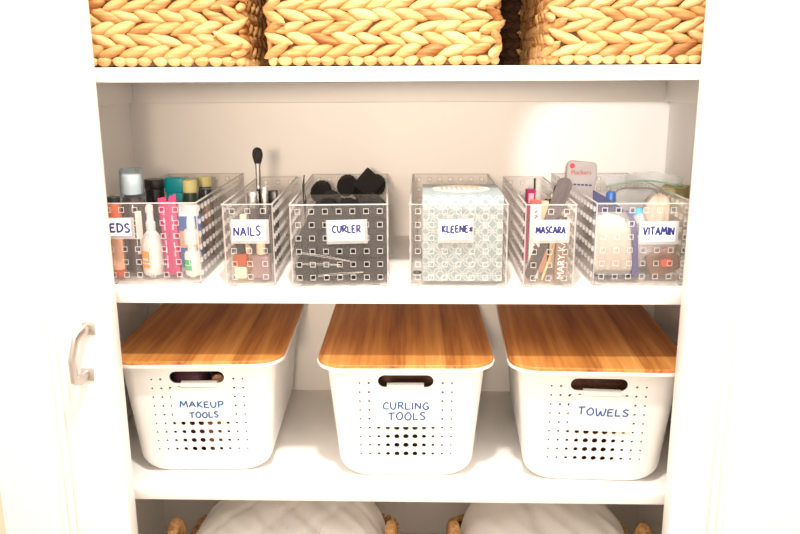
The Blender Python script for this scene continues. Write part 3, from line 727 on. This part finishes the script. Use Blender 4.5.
obj('film', MB().soft(.0425, .034, .063, 5, 22, M=rm((0, 0, .065)), disp=bagd), BAGM, t, weld=True)
def zipz(x): return .1345 + .010 * math.cos((x - .012) / .062 * 1.35) - .004
lo = []
zp = [(-.0545 + .134 * i / 20) for i in range(21)]
obj('seal', MB().tube([(x, -.004 + .004 * math.sin(x * 60), zipz(x)) for x in zp], .0021, 8, flat=.7), GREENZ, t)['label'] = 'green zip seal'
fl = MB(); L1 = []
for i, x in enumerate(zp):
    y = -.004 + .004 * math.sin(x * 60); z = zipz(x); q = .016 + .004 * noise.noise((x * 40, 1, 2))
    L1.append([(x, y - .0004, z), (x * 1.02, y - .0004 + .004 * math.sin(x * 90), z + q), (x * 1.02, y + .0002 + .004 * math.sin(x * 90), z + q), (x, y + .0004, z)])
fl.loft(L1); obj('open_lip', fl, BAGM, t)
def bund(v):
    return v + Vector((0, 0, 0)) + noise.noise_vector(Vector((v.x * 120, v.y * 120, v.z * 14))) * .003
tag(obj('wrapped_bundle', MB().soft(.022, .013, .056, 3.2, 16, disp=bund), BUNDLE, None, (.4405, .137, FZ + .070), (0, R(3), 0), weld=True), 'beige wrapped bundle standing against the puffed zip bag', 'bundle', VG)
tag(obj('foil_sachet', MB().soft(.036, .0035, .026, 6, 10, disp=wob(.002, 60, 4)), FOIL, None, (.4250, .095, FZ + .042), (R(-8), R(-28), 0), weld=True), 'grey foil sachet tilted beneath the VITAMIN card', 'sachet', VG)
tag(obj('foil_sachet', MB().soft(.020, .0035, .045, 6, 10, disp=wob(.002, 60, 6)), FOIL, None, (.4090, .106, FZ + .05), (R(-6), R(-14), 0), weld=True), 'upright grey foil sachet between the pouch and the zip bag', 'sachet', VG)
tag(obj('brown_packet', MB().soft(.026, .005, .020, 6, 10, disp=wob(.002, 60, 8)), BROWNP, None, (.4350, .060, FZ + .024), (R(-10), R(-22), 0), weld=True), 'brown packet low in the corner of the VITAMIN bin', 'packet', VG)
tag(obj('orange_tablet', MB().soft(.0095, .005, .0075, 3, 8), ORED, None, (.4360, .0455, FZ + .027), (0, R(-15), 0), weld=True), 'small orange red packet behind the holes of the VITAMIN bin', 'packet', VG)
t = bottle('dropper', 'bright cyan capped bottle beside the navy pouch', 'bottle', .4040, .120, [
    ('body', [(.006, 0), (.0068, .002), (.0068, .072)], SMOKE, {}), ('cap', [(.0072, .072), (.0076, .074), (.0070, .098), (.0050, .103), (.003, .104)], CYAN, {'label': 'cyan cap'})], rot=(0, R(2), 0), group=VG)
t = bottle('stopper', 'dark blue capped bottle half hidden behind the navy pouch', 'bottle', .3700, .165, [
    ('body', [(.006, 0), (.0068, .002), (.0068, .10)], SMOKE, {}), ('cap', [(.008, .10), (.0085, .102), (.0085, .122), (.006, .126)], BLUE, {})], group=VG)
t = thing('vitamin_carton', 'olive carton standing on the shelf between the VITAMIN bin and the right wall', 'box', (.5085, .255, ZM), (0, 0, R(-28)))
obj('carton', MB().rbox(-.021, .021, -.030, .030, 0, .128, .0008, 1), OLIVE, t)
obj('lid_flap', MB().prism([(-.0212, .1285), (-.0212, .1300), (.0212, .1300), (.0212, .1285)], -.0302, .0302), OLIVE, t)

# ------------------------------------------------------------------ white boxes with bamboo lids
BHT = .209
def sect(t):
    """half width / front / back at height fraction t in 0..1 of the wall"""
    return .1140 + (.1330 - .1140) * t, -.1655 - .0215 * t, .1655 + .0215 * t
def shell(inset):
    loops = []
    rs, rf = .034 - inset, .012
    for i in range(7):
        a = R(90 * i / 6); z = rs * (1 - math.cos(a)) + inset; g = rs * (1 - math.sin(a)); gf = rf * (1 - math.sin(a))
        hw, yf, yb = sect(z / BHT)
        loops.append((z, hw - g - inset, yf + gf + inset, yb - gf - inset))
    for z in (.08, .14, BHT):
        hw, yf, yb = sect(z / BHT); loops.append((z, hw - inset, yf + inset, yb - inset))
    return [rrect(2 * hw, yb - yf, .026 - inset, 6, 0, (yf + yb) / 2, z) for z, hw, yf, yb in loops]
body = MB(); o_ = shell(0); i_ = shell(.0028)
body.loft(o_ + i_[::-1])
cut = MB()
colsx = [-.0775 + .0155 * i for i in range(11)]; rows = [.0485 + .0170 * j for j in range(9)]
rad = [.0018, .0021, .0028, .0038, .0048, .0050, .0048, .0038, .0028, .0021, .0018]
for j, z in enumerate(rows):
    for i, x in enumerate(colsx):
        r = rad[i] if 1 <= j <= 7 or j == 0 else min(rad[i], .0028)
        if j == 0: r = rad[i] * .95
        if j == 8 and 2 <= i <= 8: continue
        cut.lathe([(r, -.02), (r, .02)], 12, M=rm((x, -.176, z + .0), (R(90), 0, 0)))
for sx in (-1, 1):
    for j, z in enumerate(rows):
        for i in range(13):
            cut.lathe([(.0013, -.02), (.0013, .02)], 6, M=rm((sx * .124, -.10 + i * .0167, z), (0, R(90), 0)))
sl = []
for i in range(9): sl.append((.0355 + .0112 * math.cos(R(-90 + 180 * i / 8)), .0112 * math.sin(R(-90 + 180 * i / 8))))
for i in range(9): sl.append((-.0355 + .0112 * math.cos(R(90 + 180 * i / 8)), .0112 * math.sin(R(90 + 180 * i / 8))))
cut.prism([(x, z + .1880) for x, z in sl], -.21, -.14)
bo = obj('body', body, PLASTIC); co = obj('hole_cutter', cut, PLASTIC)
md = bo.modifiers.new('holes', 'BOOLEAN'); md.operation = 'DIFFERENCE'; md.solver = 'EXACT'; md.object = co
bpy.context.view_layer.update()
bm_ = bpy.data.meshes.new_from_object(bo.evaluated_get(bpy.context.evaluated_depsgraph_get()))
bo.modifiers.clear(); bo.data = bm_; bm_.name = 'body'
bpy.data.objects.remove(co)
bm_.polygons.foreach_set('use_smooth', [True] * len(bm_.polygons)); bm_.set_sharp_from_angle(angle=R(30))
LW, LD = .298, .412
lid = MB().loft([rrect(LW - .006, LD - .006, .043, 10, z=.0030, bow=.006), rrect(LW - .002, LD - .002, .045, 10, z=.0036, bow=.006), rrect(LW - .002, LD - .002, .045, 10, z=.0086, bow=.006), rrect(LW - .005, LD - .005, .0435, 10, z=.0098, bow=.006)])
rim = MB().loft([rrect(LW - .028, LD - .028, .033, 10, z=-.006), rrect(LW - .008, LD - .008, .043, 10, z=-.003, bow=.006), rrect(LW + .001, LD + .001, .047, 10, z=-.001, bow=.006), rrect(LW + .002, LD + .002, .047, 10, z=.0042, bow=.006), rrect(LW - .0025, LD - .0025, .045, 10, z=.0042, bow=.006), rrect(LW - .008, LD - .008, .043, 10, z=.0028, bow=.006)])
def white_box(label, xc, yc, rz, card, tabx, tilt, lines, first):
    t = thing('storage_box', label, 'storage box', (xc, yc, ZL), (0, 0, R(rz)), 'white boxes with bamboo lids')
    if first: b = bo; l = obj('lid', lid, BAMBOO, None); l['label'] = 'bamboo lid'; r = obj('lid_rim', rim, PLASTIC, None); r['label'] = 'white plastic rim'; PR['p'] = (b, l, r)
    else: b, l, r = [o.copy() for o in PR['p']]; [COL.objects.link(o) for o in (b, l, r)]
    b.parent = t; l.parent = t; l.location = (0, 0, BHT + .0062); r.parent = l; r.location = (0, 0, 0)
    cx, zt, cw, ch = card
    # card hung from the slot, lying on the sloped front
    hb = MB(); ol = rrect(cw, ch, .004, 4)
    hb.loft([[(x, 0, z - ch / 2) for x, z, _ in ol], [(x, -.0016, z - ch / 2) for x, z, _ in ol]])
    hb.rbox(tabx - .031, tabx + .031, -.0016, .0, -.002, .0075, .0005, 1); hb.rbox(tabx - .031, tabx + .031, -.0016, .0085, .0062, .0078, .0005, 1)
    hw, yf, yb = sect(zt / BHT)
    h = obj('label_holder', hb, HOLDER, t, (cx, yf - .0012, zt), (R(5.9), R(tilt), 0)); h['label'] = 'hanging label plate'
    obj('lettering', lettering(lines, .00128), INK, h, (0, -.0017, 0))['label'] = 'blue handwriting'
    return t
PR = {}
YC = .2120
white_box('white perforated box with bamboo lid labelled MAKEUP TOOLS, beside the left door', -.3490, YC + .012, 2.2, (.0045, .1705, .1015, .0665), -.002, 0,
          [('MAKEUP', -.0370, .0370, -.0385, -.0270, .0), ('TOOLS', -.022, .0270, -.0585, -.0480, 0)], True)
white_box('white perforated box with bamboo lid labelled CURLING TOOLS, between the other two', .0115, YC, .8, (.0005, .174, .105, .0715), -.001, 0,
          [('CURLING', -.0385, .0385, -.0370, -.0240, 0), ('TOOLS', -.0300, .0325, -.0580, -.0440, 0)], False)
white_box('white perforated box with bamboo lid labelled TOWELS, against the right wall', .3400, YC - .0105, -2.0, (.0050, .1690, .1025, .0665), .001, 1.2,
          [('TOWELS', -.0360, .0465, -.0360, -.0225, .0)], False)
# what shows through the slots
tag(obj('cosmetic_pouch', MB().soft(.036, .03, .088, 4, 10), PURPLEP, None, (-.374, .110, ZL + .092), weld=True), 'plum pouch seen through the slot of the MAKEUP TOOLS box', 'pouch')
tag(obj('makeup_tube', MB().lathe([(.013, 0), (.014, .002), (.014, .16), (.012, .185), (.010, .19)], 18), DGREEN, None, (-.308, .110, ZL + .0035)), 'dark green tube seen through the slot of the MAKEUP TOOLS box', 'tube')
tag(obj('makeup_sponge', MB().soft(.017, .012, .085, 3, 10), PEACH, None, (-.3280, .092, ZL + .0885), (0, R(6), 0), weld=True), 'tan tool seen through the slot of the MAKEUP TOOLS box', 'tool')
t = thing('curling_iron', 'brown curling iron inside the CURLING TOOLS box', 'curling iron', (-.080, .105, ZL + .183), (0, R(90), R(6)))
obj('barrel', MB().lathe([(.010, 0), (.014, .004), (.014, .11), (.012, .112)], 18), CHOC, t); obj('handle', MB().lathe([(.014, .112), (.0175, .118), (.0165, .18), (.012, .186)], 18), BLACK, t)
tag(obj('hair_dryer_bag', MB().soft(.082, .06, .078, 4, 12), BROWNP, None, (.011, .175, ZL + .083), weld=True), 'brown bag filling the CURLING TOOLS box behind its holes', 'bag')
tag(obj('folded_towel', MB().soft(.082, .075, .094, 6, 14, disp=wob(.002, 40, 3)), TOWELM, None, (.353, .165, ZL + .0985), weld=True), 'brown folded towel seen through the slot of the TOWELS box', 'towel')

# ------------------------------------------------------------------ bedding baskets on the lowest shelf
def bed_basket(label, x0, x1, y0, d, seed):
    rnd = random.Random(seed); w = x1 - x0; h = .135
    t = thing('rattan_basket', label, 'basket', ((x0 + x1) / 2, y0 + d / 2, ZB), (0, 0, 0), 'rattan baskets on the lowest shelf')
    core = MB().loft([rrect(w - .02, d - .02, .03, 5, z=.002), rrect(w - .012, d - .012, .03, 5, z=h), rrect(w - .028, d - .028, .024, 5, z=h), rrect(w - .034, d - .034, .024, 5, z=.012)])
    obj('basket_lining', core, STRAWIN, t)
    mb = MB(); at, tot = perim(w - .01, d - .01, .03)
    for k in range(int(h / .016)):
        z = .012 + k * .016; n = round(tot / .034)
        for i in range(n):
            p, a = at(i * tot / n + (.017 if k % 2 else 0))
            leaf(mb, Matrix.Translation((p.x, p.y, z)) @ Matrix.Rotation(a + math.pi / 2, 4, 'Z'), .044, .0165, .012, min(1, max(.05, rnd.gauss(.5, .18))), 6, 6)
    obj('woven_side', mb, RATTAN, t, ang=80)
    ri = MB(); n = round(tot / .014)
    for i in range(n):
        p, a = at(i * tot / n)
        leaf(ri, Matrix.Translation((p.x, p.y, h)) @ Matrix.Rotation(a + math.pi / 2, 4, 'Z') @ Matrix.Rotation(R(50), 4, 'Y'), .026, .013, .018, min(1, max(.05, rnd.gauss(.5, .15))), 6, 6)
    obj('rim_band', ri, RATTAN, t, ang=80)
    for sx in (-1, 1):
        hb = MB(); ya = -d / 2 + .085; n = 15
        P = [Vector((sx * (w / 2 - .006), ya - .042 * math.cos(math.pi * i / n), h + (.230 - h) * math.sin(math.pi * i / n) ** .8)) for i in range(n + 1)]
        hb.tube(P, .0075, 10, tone=.4, up=(1, 0, 0))
        for i in range(44):
            u = .02 + .96 * i / 43 * n; j = min(int(u), n - 1); f = u - j; p = P[j].lerp(P[j + 1], min(1, f)); tg = (P[j + 1] - P[j]).normalized()
            M = Matrix.Translation(p) @ tg.to_track_quat('Z', 'X').to_matrix().to_4x4()
            hb.lathe([(.0075, -.0032), (.0098, -.0012), (.0098, .0012), (.0075, .0032)], 12, M=M)
            for q in range(12 * 5 - 24): pass
        hb.tone = [rnd.choice((.3, .5, .7)) if tt == 0. else tt for tt in hb.tone]
        obj('handle', hb, RATTAN, t, ang=60)
    return t
bed_basket('rattan basket of quilted white bedding below the MAKEUP TOOLS box', -.4265, -.0100, .012, .275, 5)
bed_basket('rattan basket of smooth white bedding below the TOWELS box', .0960, .4590, .012, .275, 6)
def quilt(label, xc, yc, a, b, c, zc, stitch, lean):
    def f(v):
        up = max(0, v.z / c)
        z = v.z
        if up > .3:
            d = 0
            if stitch:
                for q in ((v.x + v.y) / .075, (v.x - v.y * .8) / .09): d += .0030 * math.exp(-((q - round(q)) / .10) ** 2)
            else: d += .007 * math.exp(-((v.x + .02 + .25 * v.y) / .012) ** 2) + .003 * math.exp(-((v.x - .09 + .5 * v.y) / .01) ** 2)
            z += (-d + .007 * noise.noise(Vector((v.x * 16, v.y * 16, 3))) + .005 * noise.noise(Vector((v.x * 30 + v.y * 22, v.y * 9 - v.x * 5, 7)))) * up
            z += lean * (v.y) * up
        sx = 1 + .13 * (-v.y / b) * up
        return Vector((v.x * sx + .004 * noise.noise(v * 25), v.y, z))
    tag(obj('folded_quilt', MB().soft(a, b, c, 3.6, 44, disp=f), QUILT, None, (xc, yc, zc), weld=True, ang=180), label, 'bedding')
quilt('white quilted bedding with stitched lines folded in the basket below MAKEUP TOOLS', -.2120, .1500, .187, .118, .108, ZB + .012 + .118, True, .16)
quilt('smooth white bedding with a centre crease folded in the basket below TOWELS', .2740, .1500, .160, .118, .108, ZB + .012 + .118, False, .16)
